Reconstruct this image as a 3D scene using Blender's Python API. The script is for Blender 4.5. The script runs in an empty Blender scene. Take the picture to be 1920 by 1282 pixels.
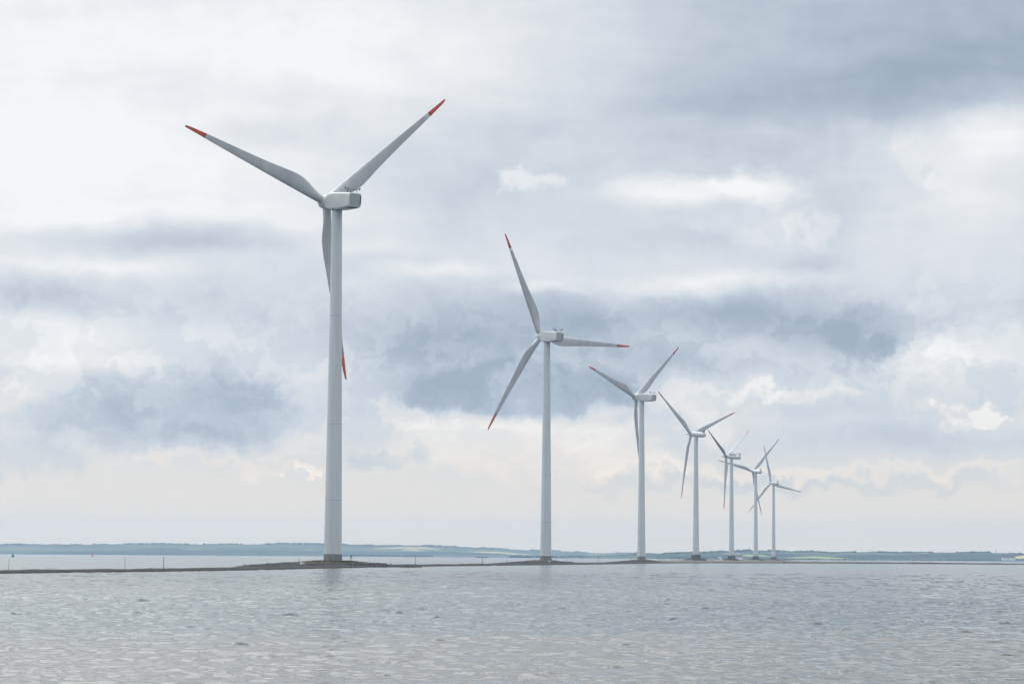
import bpy, bmesh, math, random
import numpy as np
from mathutils import Vector, Matrix, noise as mnoise
R = math.radians
random.seed(7)
rng = np.random.default_rng(11)

# ------------------------------------------------------------------ camera
sc = bpy.context.scene
col = sc.collection
FPX, CAM_H = 5000.0, 2.5                      # focal length in photo pixels (1920 wide), eye height in metres
PITCH, ROLL = math.atan((1043.3 - 641) / FPX), R(0.39)
cam_d = bpy.data.cameras.new('camera')
cam_d.sensor_width = 36.0
cam_d.lens = 36.0 * FPX / 1920
cam_d.clip_start, cam_d.clip_end = 0.5, 60000
cam = bpy.data.objects.new('camera', cam_d)
col.objects.link(cam)
cam.matrix_world = Matrix.Translation((0, 0, CAM_H)) @ Matrix.Rotation(R(90) + PITCH, 4, 'X') @ Matrix.Rotation(ROLL, 4, 'Z')
sc.camera = cam
sc.view_settings.view_transform = 'Standard'
sc.view_settings.look = 'None'
sc.view_settings.exposure = 0.07
sc.view_settings.gamma = 1.0
sc.cycles.volume_bounces = 0
sc.cycles.max_bounces = 6
sc.cycles.use_denoising = True

def ray(px, py):
    u2, v2 = px - 960, 641 - py
    u = u2 * math.cos(ROLL) - v2 * math.sin(ROLL); v = u2 * math.sin(ROLL) + v2 * math.cos(ROLL)
    y = FPX * math.cos(PITCH) - v * math.sin(PITCH); z = FPX * math.sin(PITCH) + v * math.cos(PITCH)
    return (u / y, z / y)
def at(px, py, Y):
    a, b = ray(px, py); return Vector((a * Y, Y, CAM_H + b * Y))
def ground(px, py, z=0.0):
    a, b = ray(px, py); Y = (z - CAM_H) / b; return Vector((a * Y, Y, z))

def srgb(r, g, b):
    return tuple(((c / 255) / 12.92 if c / 255 <= .04045 else ((c / 255 + .055) / 1.055) ** 2.4) for c in (r, g, b))

# ------------------------------------------------------------------ world (cloudy sky as a function of direction)
SUN_AZ, SUN_EL = R(-38), R(42)                # azimuth from +Y (negative = left), elevation
w = bpy.data.worlds.new('World'); sc.world = w; w.use_nodes = True
nt = w.node_tree; nt.nodes.clear(); N = nt.nodes; LK = nt.links
def nd(t, **k):
    n = N.new(t)
    for a, v in k.items(): setattr(n, a, v)
    return n
def setin(n, i, v):
    if isinstance(v, bpy.types.NodeSocket): LK.new(v, n.inputs[i])
    else: n.inputs[i].default_value = v
def mth(op, a, b=0.0, c=0.0, clamp=False):
    n = nd('ShaderNodeMath', operation=op, use_clamp=clamp)
    setin(n, 0, a); setin(n, 1, b); setin(n, 2, c); return n.outputs[0]
def vmt(op, a, b=None, c=None):
    n = nd('ShaderNodeVectorMath', operation=op)
    setin(n, 0, a)
    if b is not None: setin(n, 1, b)
    if c is not None: setin(n, 2, c)
    return n.outputs['Value' if op in ('LENGTH', 'DOT_PRODUCT') else 'Vector']
def mrange(v, a, b, c=0.0, d=1.0, smooth=True):
    n = nd('ShaderNodeMapRange', interpolation_type='SMOOTHSTEP' if smooth else 'LINEAR')
    for i, x in enumerate((v, a, b, c, d)): setin(n, i, x)
    return n.outputs[0]
def noise3(vec, scale, detail=4.0, rough=0.5, dist=0.0):
    n = nd('ShaderNodeTexNoise'); setin(n, 'Vector', vec)
    for k, v in (('Scale', scale), ('Detail', detail), ('Roughness', rough), ('Distortion', dist)): n.inputs[k].default_value = v
    return n
tc = nd('ShaderNodeTexCoord')
sep = nd('ShaderNodeSeparateXYZ'); LK.new(tc.outputs['Generated'], sep.inputs[0])
az = mth('ARCTAN2', sep.outputs[0], sep.outputs[1])
el = mth('ARCSINE', sep.outputs[2])
# angular coordinates in units of 1/100 radian
cmb = nd('ShaderNodeCombineXYZ'); setin(cmb, 0, mth('MULTIPLY', az, 100)); setin(cmb, 1, mth('MULTIPLY', el, 100))
P = cmb.outputs[0]
Pw = vmt('MULTIPLY', P, (0.45, 1.15, 1.0))   # stretched sideways: layers seen edge-on
n1 = noise3(Pw, 0.22, 3, .5)
n2 = noise3(P, 0.55, 7, .56)
n3 = noise3(P, 1.1, 7, .6)
warp_soft = vmt('ADD', P, vmt('MULTIPLY', vmt('SUBTRACT', n1.outputs['Color'], (.5, .5, .5)), (5.5, 1.8, 0)))
warp_soft = vmt('ADD', warp_soft, vmt('MULTIPLY', vmt('SUBTRACT', n2.outputs['Color'], (.5, .5, .5)), (1.6, .9, 0)))
warp_cum = vmt('ADD', P, vmt('MULTIPLY', vmt('SUBTRACT', n2.outputs['Color'], (.5, .5, .5)), (3.4, 2.6, 0)))
warp_cum = vmt('ADD', warp_cum, vmt('MULTIPLY', vmt('SUBTRACT', n3.outputs['Color'], (.5, .5, .5)), (1.3, 1.2, 0)))
# every entry: photo x, y, half width, half height, amount, softness (1 = fuzzy, .2 = crisp), kind ('s' layer, 'c' cumulus), tilt
CLOUDS = [
    # upper left, thin bright veil
    (150, 120, 560, 260, .32, 1, 's', 0), (760, 90, 420, 130, .30, 1, 's', 0), (420, 330, 420, 130, .20, 1, 's', 0),
    (60, 330, 260, 120, .16, 1, 's', 0), (520, 175, 90, 30, -.08, 1, 's', 0), (540, 245, 140, 34, -.16, 1, 's', 0),
    (260, 130, 260, 40, -.06, 1, 's', 0), (360, 395, 300, 26, .14, 1, 's', 0), (120, 400, 230, 26, .12, .9, 's', 0),
    (560, 130, 160, 40, .08, 1, 's', 0), (900, 100, 120, 60, .10, 1, 's', 0),
    # upper right, dark sheet
    (1780, 30, 540, 190, -.46, 1, 's', 0), (1890, 120, 280, 100, -.22, 1, 's', 0), (1500, 180, 330, 60, -.28, .9, 's', 3),
    (1180, 110, 330, 150, -.20, 1, 's', 0), (1330, 290, 460, 100, -.18, 1, 's', 0), (800, 330, 240, 110, -.12, 1, 's', 0), (1200, 60, 200, 40, .05, 1, 's', 0),
    # breaks of bright cloud on the right
    (1910, 235, 90, 50, .26, 1, 's', 0), (1790, 265, 210, 60, .20, 1, 's', 0), (1745, 330, 70, 34, .12, 1, 'c', 30),
    (1690, 262, 40, 18, .10, 1, 'c', 35), (1620, 225, 70, 24, .12, 1, 's', 0), (1840, 330, 130, 90, .18, 1, 's', 0),
    (1742, 310, 26, 16, -.14, .9, 'c', 0), (1600, 400, 90, 70, -.14, 1, 's', 0), (1800, 430, 190, 80, .08, 1, 's', 0),
    (1005, 336, 48, 26, .30, .8, 'c', 15), (955, 335, 26, 14, .16, .8, 'c', 0), (1300, 362, 200, 28, .36, .7, 's', 2),
    (1430, 355, 90, 34, .22, .8, 'c', 10), (1530, 430, 32, 34, .20, 1, 'c', 0), (1330, 440, 60, 24, .10, .8, 'c', 10),
    (1415, 445, 40, 22, .10, .8, 'c', 0), (1230, 430, 200, 40, -.10, 1, 's', 0), (1520, 485, 90, 22, -.20, 1, 's', 4),
    # middle left bands
    (330, 440, 270, 32, -.30, .9, 's', 1), (430, 455, 130, 20, -.10, 1, 's', 0), (700, 445, 90, 24, .10, 1, 's', 0),
    (60, 552, 170, 42, -.34, .9, 's', 0), (120, 490, 180, 20, .20, 1, 's', 0), (300, 500, 110, 22, .20, 1, 's', 0),
    (100, 635, 230, 60, .22, 1, 's', 0), (160, 680, 190, 24, .16, .8, 's', 0), (420, 575, 240, 34, -.16, 1, 's', 0),
    (820, 505, 120, 24, .20, 1, 's', 0), (1010, 545, 90, 13, .26, .8, 's', 0), (1290, 525, 210, 24, .24, .9, 's', 3),
    (1000, 500, 260, 30, .06, 1, 's', 0),
    # big dark belt with a crisp base
    (880, 620, 340, 76, -.40, 1, 's', 0), (970, 728, 250, 52, -.34, .28, 's', 0), (800, 690, 150, 90, -.22, .8, 'c', 0),
    (1130, 660, 200, 80, -.26, .9, 's', 0), (1250, 580, 360, 46, -.26, .9, 's', 2), (1120, 740, 100, 30, -.18, .6, 'c', 0),
    (1000, 690, 50, 20, .12, .9, 'c', 25), (1180, 620, 170, 28, .10, 1, 's', 6), (930, 800, 330, 20, .16, .9, 's', 0),
    (1290, 680, 150, 30, -.18, .8, 's', 2), (1450, 600, 240, 64, -.30, .9, 's', 4), (1570, 655, 150, 70, -.34, 1.2, 'c', 0),
    (1660, 610, 120, 60, -.22, .8, 'c', -20), (1600, 580, 240, 50, -.08, 1, 's', 0), (1850, 560, 200, 60, -.04, 1, 's', 0),
    (1740, 560, 40, 40, .12, .9, 'c', 40),
    # cumulus of the left, grey with paler tops
    (400, 755, 200, 85, -.30, .6, 'c', 0), (440, 735, 120, 40, -.14, .8, 'c', 0), (150, 775, 120, 55, -.25, .6, 'c', 0),
    (220, 715, 60, 40, -.10, .8, 'c', 0), (330, 825, 170, 26, -.16, .6, 'c', 0), (70, 860, 120, 30, -.16, .8, 'c', 0),
    (60, 825, 50, 16, -.12, .8, 'c', 0), (300, 700, 60, 22, .10, .8, 'c', 10), (720, 855, 80, 24, -.20, .6, 'c', 0),
    (690, 780, 90, 60, -.08, .8, 'c', 0), (545, 825, 110, 28, .12, .7, 'c', 0), (30, 740, 70, 30, .16, .8, 'c', 0),
    # bright warm clouds low down
    (760, 770, 60, 30, .26, .7, 'c', 20), (900, 830, 220, 50, .20, .8, 'c', 0), (1060, 800, 110, 34, .14, .8, 'c', 0),
    (1160, 840, 90, 50, .22, .7, 'c', 0), (1330, 740, 190, 22, .18, .7, 'c', 0), (1340, 790, 80, 34, .20, .7, 'c', 0),
    (1250, 880, 50, 24, .14, .8, 'c', 0), (1480, 745, 130, 16, .16, .7, 'c', 0), (1340, 755, 26, 22, -.14, .8, 'c', 40),
    (1740, 680, 90, 50, .26, .7, 'c', 0), (1840, 640, 130, 50, .18, .8, 'c', 0), (1690, 655, 30, 30, .16, .8, 'c', 0),
    (1830, 770, 48, 24, .42, .7, 'c', 0), (1795, 786, 40, 12, .18, .7, 'c', 0), (1872, 782, 26, 10, .24, .6, 'c', 0),
    (566, 884, 26, 12, .26, .5, 'c', 0), (570, 893, 34, 5, .12, .6, 'c', 0), (1060, 880, 200, 20, .08, .9, 'c', 0),
    (300, 860, 80, 14, .12, .8, 'c', 0), (470, 870, 110, 14, .12, .8, 'c', 0),
    # low grey bands on the right
    (1690, 830, 260, 34, -.18, .8, 's', 0), (1500, 770, 200, 20, -.08, 1, 's', 0), (1420, 880, 260, 14, .16, .8, 'c', 0),
    (1400, 905, 160, 16, -.14, .8, 'c', 0), (1180, 915, 120, 16, -.10, .8, 'c', 0), (1700, 905, 240, 14, -.12, .8, 'c', 0),
    (1800, 880, 150, 12, .12, .8, 'c', 0), (1100, 770, 80, 10, .06, .9, 'c', 0),
    # above the frame and to the sides
    (-500, 300, 600, 600, .22, 1, 's', 0), (300, -900, 1500, 700, .25, 1, 's', 0), (2500, 500, 500, 200, -.2, 1, 's', 0),
    (2400, -300, 700, 300, -.2, 1, 's', 0),
]
acc = 0.0
for (cx, cy, rx, ry, amt, soft, kind, tilt) in CLOUDS:
    a, b = ray(cx, cy)
    ca, ce = math.atan(a) * 100, math.atan(b / math.hypot(1, a)) * 100
    ra, re = rx / 50.0, ry / 50.0
    src = warp_soft if kind == 's' else warp_cum
    if tilt:
        m = nd('ShaderNodeMapping', vector_type='TEXTURE'); LK.new(src, m.inputs['Vector'])
        m.inputs['Location'].default_value = (ca, ce, 0); m.inputs['Rotation'].default_value = (0, 0, R(-tilt) if kind == 'c' else R(tilt))
        m.inputs['Scale'].default_value = (ra, re, 1); q = m.outputs[0]
    else:
        q = vmt('MULTIPLY_ADD', src, (1 / ra, 1 / re, 0), (-ca / ra, -ce / re, 0))
    d = vmt('LENGTH', q)
    if kind == 'c': soft *= .72
    v = mrange(d, max(0.0, 1 - soft), 1 + soft * .45, amt, 0.0)
    acc = mth('ADD', v, acc)
# free clouds everywhere; wider ones away from the part of the sky described above
wisp = mth('MULTIPLY', mth('SUBTRACT', noise3(vmt('MULTIPLY', P, (.35, 1.2, 1)), 0.35, 6, .55, .3).outputs['Fac'], .5), .34)
fine = mth('MULTIPLY', mth('SUBTRACT', n2.outputs['Fac'], .5), .30)
low = mrange(el, R(0.8), R(4.5), 0.25, 1.0)
n4 = noise3(vmt('MULTIPLY', warp_cum, (.8, 1.15, 1)), 0.62, 8, .6)
billow = mth('MULTIPLY', mrange(n4.outputs['Fac'], .45, .57, -.07, .085), mth('MULTIPLY', mrange(el, R(1.6), R(3.2)), mrange(el, R(7.0), R(4.0))))
n5 = noise3(vmt('MULTIPLY', warp_soft, (.22, 1.3, 1)), 0.8, 7, .6)
streak = mth('MULTIPLY', mth('MULTIPLY', mth('SUBTRACT', n5.outputs['Fac'], .5), .26), mrange(el, R(4.5), R(8)))
detail = mth('MULTIPLY', mth('ADD', mth('ADD', wisp, fine), mth('ADD', billow, streak)), low)
big = noise3(tc.outputs['Generated'], 2.6, 5, .55)
away = mrange(mth('MAXIMUM', mth('ABSOLUTE', az), mth('MULTIPLY', el, .8)), R(13), R(26), 0.0, 1.0)
bigv = mth('MULTIPLY', mth('MULTIPLY', mth('SUBTRACT', big.outputs['Fac'], .5), 1.1), away)
t = mth('ADD', mth('ADD', acc, detail), mth('ADD', bigv, 0.615))
# the sun behind the cloud brightens its side of the sky, the side away from it is duller
sd = (math.sin(SUN_AZ) * math.cos(SUN_EL), math.cos(SUN_AZ) * math.cos(SUN_EL), math.sin(SUN_EL))
cosang = vmt('DOT_PRODUCT', tc.outputs['Generated'], sd)
glow = mth('MULTIPLY', mrange(cosang, .70, 1.0, 0.0, .8), mrange(el, R(13), R(26)))
dull = mrange(cosang, -1.0, .45, 0.42, 1.0)
ramp = nd('ShaderNodeValToRGB'); LK.new(t, ramp.inputs[0])
cr = ramp.color_ramp; cr.interpolation = 'LINEAR'
stops = [(0.0, srgb(156, 171, 187)), (.25, srgb(181, 192, 205)), (.5, srgb(207, 214, 221)), (.75, srgb(228, 230, 233)), (1.0, srgb(246, 246, 246))]
cr.elements[0].position, cr.elements[0].color = stops[0][0], (*stops[0][1], 1)
cr.elements[1].position, cr.elements[1].color = stops[-1][0], (*stops[-1][1], 1)
for p_, c_ in stops[1:-1]:
    e = cr.elements.new(p_); e.color = (*c_, 1)
warm = nd('ShaderNodeMix', data_type='RGBA', blend_type='MULTIPLY')
LK.new(ramp.outputs[0], warm.inputs[6]); warm.inputs[7].default_value = (1.0, .965, .92, 1)
lowband = mth('MULTIPLY', mrange(el, R(5.0), R(2.5)), mrange(t, .45, .8))
LK.new(lowband, warm.inputs[0])
upper = mrange(el, R(13.5), R(28), 1.0, 2.25)
lum = mth('MULTIPLY', mth('MULTIPLY', mth('ADD', 1.0, glow), dull), upper)
cream = nd('ShaderNodeMix', data_type='RGBA', blend_type='MULTIPLY'); LK.new(warm.outputs[2], cream.inputs[6])
cream.inputs[7].default_value = (1.42, 1.17, .90, 1); LK.new(mrange(el, R(3.0), R(.2)), cream.inputs[0])
bgc = nd('ShaderNodeBackground'); LK.new(cream.outputs[2], bgc.inputs[0]); LK.new(lum, bgc.inputs[1])
sky = nd('ShaderNodeTexSky', sky_type='NISHITA'); sky.sun_disc = False
sky.sun_elevation = SUN_EL; sky.sun_rotation = SUN_AZ; sky.air_density = 1.0; sky.dust_density = 2.0
bgs = nd('ShaderNodeBackground'); LK.new(sky.outputs[0], bgs.inputs[0]); bgs.inputs[1].default_value = 0.06
mx = nd('ShaderNodeMixShader'); mx.inputs[0].default_value = 0.94
LK.new(bgs.outputs[0], mx.inputs[1]); LK.new(bgc.outputs[0], mx.inputs[2])
wo = nd('ShaderNodeOutputWorld'); LK.new(mx.outputs[0], wo.inputs[0])
w.cycles.sampling_method = 'MANUAL'; w.cycles.sample_map_resolution = 512

# ------------------------------------------------------------------ sun behind the clouds
sun_d = bpy.data.lights.new('sun', 'SUN'); sun_d.energy = 0.9; sun_d.angle = R(25); sun_d.color = (1.0, .96, .9)
sun = bpy.data.objects.new('sun', sun_d); col.objects.link(sun)
sun.rotation_euler = Vector(sd).to_track_quat('Z', 'Y').to_euler()

# ------------------------------------------------------------------ helpers
def tag(o, label=None, cat=None, group=None, kind=None):
    if label: o['label'] = label
    if cat: o['category'] = cat
    if group: o['group'] = group
    if kind: o['kind'] = kind
    return o
def link_mesh(name, bm, m, parent=None, smooth=False):
    me = bpy.data.meshes.new(name); bm.normal_update(); bm.to_mesh(me); bm.free()
    if smooth: me.polygons.foreach_set('use_smooth', [True] * len(me.polygons))
    if m: me.materials.append(m)
    o = bpy.data.objects.new(name, me); col.objects.link(o)
    if parent: o.parent = parent
    return o
def grid_mesh(name, X, Y, Z, m, smooth=True, closed_u=False):
    nr, nc = X.shape
    co = np.stack([X, Y, Z], -1).reshape(-1, 3).astype(np.float32)
    ii = np.arange(nr * nc, dtype=np.int32).reshape(nr, nc)
    if closed_u: ii = np.concatenate([ii, ii[:, :1]], 1)
    q = np.stack([ii[:-1, :-1], ii[:-1, 1:], ii[1:, 1:], ii[1:, :-1]], -1).reshape(-1, 4)
    me = bpy.data.meshes.new(name)
    me.vertices.add(len(co)); me.vertices.foreach_set('co', co.ravel())
    me.loops.add(q.size); me.loops.foreach_set('vertex_index', q.ravel())
    me.polygons.add(len(q)); me.polygons.foreach_set('loop_start', np.arange(0, q.size, 4, dtype=np.int32))
    me.update(calc_edges=True)
    me.polygons.foreach_set('use_smooth', np.full(len(q), smooth))
    if m: me.materials.append(m)
    o = bpy.data.objects.new(name, me); col.objects.link(o)
    return o
def loft(bm, rings, cap=True):
    """rings: lists of points, joined into a skin with closed ends"""
    rows = [[bm.verts.new(p) for p in r] for r in rings]
    n = len(rows[0])
    for a, b in zip(rows[:-1], rows[1:]):
        for i in range(n): bm.faces.new((a[i], a[(i + 1) % n], b[(i + 1) % n], b[i]))
    if cap:
        bm.faces.new(rows[0][::-1]); bm.faces.new(rows[-1])
def tube(bm, p0, p1, r0, r1=None, n=8):
    p0, p1 = Vector(p0), Vector(p1); r1 = r0 if r1 is None else r1
    d = (p1 - p0).normalized(); a = d.orthogonal().normalized(); b = d.cross(a)
    loft(bm, [[p + (a * math.cos(k * 2 * math.pi / n) + b * math.sin(k * 2 * math.pi / n)) * r for k in range(n)] for p, r in ((p0, r0), (p1, r1))])
def lathe(bm, prof, n=32, origin=(0, 0, 0), axis='Z'):
    O = Vector(origin); rings = []
    for r, z in prof:
        ring = []
        for k in range(n):
            c, s = math.cos(2 * math.pi * k / n) * r, math.sin(2 * math.pi * k / n) * r
            ring.append(O + (Vector((c, s, z)) if axis == 'Z' else Vector((s, z, c))))
        rings.append(ring)
    loft(bm, rings)
def box(bm, c, s, bevel=0.0, rz=0.0):
    M_ = Matrix.Translation(c) @ Matrix.Rotation(rz, 4, 'Z') @ Matrix.Diagonal((*s, 1))
    g = bmesh.ops.create_cube(bm, size=1, matrix=M_)
    if bevel:
        es = list({e for v in g['verts'] for e in v.link_edges})
        bmesh.ops.bevel(bm, geom=es, offset=bevel, segments=2, affect='EDGES')
def empty(name, loc, rz=0.0):
    o = bpy.data.objects.new(name, None); o.location = loc; o.rotation_euler = (0, 0, rz); col.objects.link(o); return o

# ------------------------------------------------------------------ materials
def mat(name, base, rough=.6, spec=.5, var=.0, scale=1.0, stretch=(1, 1, 1), second=None, detail=6, bump=0.0, coords='Object', metallic=0.0):
    m = bpy.data.materials.new(name); m.use_nodes = True; t_ = m.node_tree; b = t_.nodes['Principled BSDF']
    b.inputs['Base Color'].default_value = (*base, 1); b.inputs['Roughness'].default_value = rough
    b.inputs['Specular IOR Level'].default_value = spec; b.inputs['Metallic'].default_value = metallic
    if var or second:
        c = t_.nodes.new('ShaderNodeTexCoord'); mp = t_.nodes.new('ShaderNodeMapping'); mp.inputs['Scale'].default_value = stretch
        no = t_.nodes.new('ShaderNodeTexNoise'); no.inputs['Scale'].default_value = scale; no.inputs['Detail'].default_value = detail; no.inputs['Roughness'].default_value = .6
        t_.links.new(c.outputs[coords], mp.inputs[0]); t_.links.new(mp.outputs[0], no.inputs['Vector'])
        cr_ = t_.nodes.new('ShaderNodeValToRGB'); t_.links.new(no.outputs['Fac'], cr_.inputs[0])
        s2 = second or tuple(x * (1 - var) for x in base)
        cr_.color_ramp.elements[0].position = .36; cr_.color_ramp.elements[1].position = .64
        cr_.color_ramp.elements[0].color = (*s2, 1); cr_.color_ramp.elements[1].color = (*base, 1)
        t_.links.new(cr_.outputs[0], b.inputs['Base Color'])
        if bump:
            bp = t_.nodes.new('ShaderNodeBump'); bp.inputs['Strength'].default_value = .6; bp.inputs['Distance'].default_value = bump
            t_.links.new(no.outputs['Fac'], bp.inputs['Height']); t_.links.new(bp.outputs[0], b.inputs['Normal'])
    return m
M_tower = mat('tower_paint', (.56, .59, .61), .42, .4, var=.11, scale=.7, stretch=(1, 1, .05))
M_seam = mat('flange_seam', (.46, .48, .50), .6, .3, var=.3, scale=1)
M_blade = mat('blade_gelcoat', (.50, .51, .53), .38, .4, var=.16, scale=.35, stretch=(1, 1, .5))
M_tip = mat('red_tip_paint', (.62, .085, .042), .45, .4, var=.15, scale=.8)
M_nac = mat('nacelle_shell', (.56, .58, .57), .4, .4, var=.08, scale=.6)
M_rear = mat('nacelle_rear_panel', (.36, .38, .38), .5, .4, var=.1, scale=1)
M_dark = mat('dark_metal', (.03, .032, .035), .5, .4, var=.3, scale=4)
M_steel = mat('galvanised_steel', (.22, .23, .24), .45, .5, var=.3, scale=3)
M_plinth = mat('plinth_concrete', (.24, .25, .25), .85, .3, var=.35, scale=1.1, stretch=(1, 1, .5), bump=.02)
M_oldconc = mat('weathered_concrete', (.13, .125, .12), .9, .3, var=.6, scale=.9, bump=.05)
M_wood = mat('weathered_wood', (.09, .085, .08), .85, .2, var=.4, scale=5, stretch=(1, 1, .1))
M_cane = mat('pale_cane', (.45, .38, .22), .7, .2, var=.2, scale=3)
M_green = mat('green_buoy_paint', (.005, .28, .13), .45, .4, var=.2, scale=1)
M_red = mat('red_buoy_paint', (.5, .03, .025), .45, .4, var=.2, scale=1)
M_bird = mat('white_feathers', (.8, .8, .78), .8, .2, var=.1, scale=8)
M_birdg = mat('grey_feathers', (.25, .27, .3), .8, .2, var=.1, scale=8)
M_white = mat('white_render', (.75, .75, .73), .7, .3, var=.08, scale=.2)
M_roof = mat('dark_roof_tiles', (.10, .07, .06), .8, .2, var=.2, scale=.3)
M_wood_far = mat('woodland_foliage', (.045, .075, .035), .9, .1, second=(.025, .045, .025), scale=.02)

# water: dark body colour under a glossy surface; the colour of the body follows the bottom (sand, then deeper channel)
def make_water():
    m = bpy.data.materials.new('sea_water'); m.use_nodes = True; t_ = m.node_tree; b = t_.nodes['Principled BSDF']; L = t_.links; n_ = t_.nodes
    g = n_.new('ShaderNodeNewGeometry'); s = n_.new('ShaderNodeSeparateXYZ'); L.new(g.outputs['Position'], s.inputs[0])
    no = n_.new('ShaderNodeTexNoise'); no.inputs['Scale'].default_value = .05; no.inputs['Detail'].default_value = 4
    L.new(g.outputs['Position'], no.inputs['Vector'])
    ad = n_.new('ShaderNodeMath'); ad.operation = 'MULTIPLY_ADD'; L.new(no.outputs['Fac'], ad.inputs[0]); ad.inputs[1].default_value = 34; L.new(s.outputs[1], ad.inputs[2])
    sx = n_.new('ShaderNodeMath'); sx.operation = 'MULTIPLY_ADD'; L.new(s.outputs[0], sx.inputs[0]); sx.inputs[1].default_value = -.45; L.new(ad.outputs[0], sx.inputs[2])
    mr = n_.new('ShaderNodeMapRange'); L.new(sx.outputs[0], mr.inputs[0]); mr.inputs[1].default_value = 60; mr.inputs[2].default_value = 360
    cr_ = n_.new('ShaderNodeValToRGB'); L.new(mr.outputs[0], cr_.inputs[0]); e = cr_.color_ramp.elements
    e[0].position = .0; e[0].color = (.056, .055, .045, 1); e[1].position = 1.0; e[1].color = (.066, .082, .078, 1)
    for p_, c_ in ((.125, (.056, .055, .045)), (.165, (.009, .034, .037)), (.33, (.009, .032, .035)), (.42, (.060, .079, .076))):
        x = e.new(p_); x.color = (*c_, 1)
    L.new(cr_.outputs[0], b.inputs['Base Color'])
    ro = n_.new('ShaderNodeMapRange'); L.new(s.outputs[1], ro.inputs[0])
    for i_, v_ in enumerate((80, 500, .05, .20), 1): ro.inputs[i_].default_value = v_
    L.new(ro.outputs[0], b.inputs['Roughness']); b.inputs['IOR'].default_value = 1.33; b.inputs['Specular IOR Level'].default_value = .5
    mp = n_.new('ShaderNodeMapping'); mp.inputs['Scale'].default_value = (.7, 1.5, 1); L.new(g.outputs['Position'], mp.inputs[0])
    r1 = n_.new('ShaderNodeTexNoise'); r1.inputs['Scale'].default_value = 2.2; r1.inputs['Detail'].default_value = 5; L.new(mp.outputs[0], r1.inputs['Vector'])
    bp = n_.new('ShaderNodeBump'); bp.inputs['Strength'].default_value = .4; bp.inputs['Distance'].default_value = .035
    L.new(r1.outputs['Fac'], bp.inputs['Height']); L.new(bp.outputs[0], b.inputs['Normal'])
    return m
M_water = make_water()

# shore: dark wet stones low down, sand and grass higher up (by height above the water)
def make_shore(name, wet, dry, top, h1, h2, grassy):
    m = bpy.data.materials.new(name); m.use_nodes = True; t_ = m.node_tree; b = t_.nodes['Principled BSDF']; L = t_.links; n_ = t_.nodes
    b.inputs['Roughness'].default_value = .9; b.inputs['Specular IOR Level'].default_value = .1
    g = n_.new('ShaderNodeNewGeometry'); s = n_.new('ShaderNodeSeparateXYZ'); L.new(g.outputs['Position'], s.inputs[0])
    no = n_.new('ShaderNodeTexNoise'); no.inputs['Scale'].default_value = .22; no.inputs['Detail'].default_value = 6; no.inputs['Roughness'].default_value = .65; L.new(g.outputs['Position'], no.inputs['Vector'])
    f = n_.new('ShaderNodeTexNoise'); f.inputs['Scale'].default_value = 1.3; f.inputs['Detail'].default_value = 4; L.new(g.outputs['Position'], f.inputs['Vector'])
    a = n_.new('ShaderNodeMath'); a.operation = 'MULTIPLY_ADD'; L.new(no.outputs['Fac'], a.inputs[0]); a.inputs[1].default_value = grassy; L.new(s.outputs[2], a.inputs[2])
    cr_ = n_.new('ShaderNodeValToRGB')
    mr = n_.new('ShaderNodeMapRange'); L.new(a.outputs[0], mr.inputs[0]); mr.inputs[1].default_value = grassy * .5; mr.inputs[2].default_value = grassy * .5 + h2
    L.new(mr.outputs[0], cr_.inputs[0]); e = cr_.color_ramp.elements
    k = h1 / h2
    e[0].position = 0; e[0].color = (*wet, 1); e[1].position = 1; e[1].color = (*top, 1)
    x = e.new(max(.05, k - .12)); x.color = (*[v * 1.25 for v in wet], 1); x = e.new(k); x.color = (*dry, 1); x = e.new(min(.95, k + .15)); x.color = (*[.5 * (p_ + q_) for p_, q_ in zip(dry, top)], 1)
    mxx = n_.new('ShaderNodeMix'); mxx.data_type = 'RGBA'; mxx.blend_type = 'MULTIPLY'; L.new(cr_.outputs[0], mxx.inputs[6])
    c2 = n_.new('ShaderNodeValToRGB'); L.new(f.outputs['Fac'], c2.inputs[0]); c2.color_ramp.elements[0].position = .35; c2.color_ramp.elements[0].color = (.45, .45, .45, 1); c2.color_ramp.elements[1].position = .62; c2.color_ramp.elements[1].color = (1.15, 1.12, 1.1, 1)
    L.new(c2.outputs[0], mxx.inputs[7]); mxx.inputs[0].default_value = 1
    L.new(mxx.outputs[2], b.inputs['Base Color'])
    return m
M_spit = make_shore('wet_shingle', (.020, .019, .017), (.038, .036, .032), (.055, .052, .045), .25, .6, .2)
M_mound = make_shore('shingle_sand_grass', (.026, .023, .021), (.058, .050, .040), (.10, .105, .05), .95, 1.35, .35)
M_bank = make_shore('stone_bank', (.06, .055, .05), (.16, .14, .115), (.20, .18, .13), .6, 1.3, .5)

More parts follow.
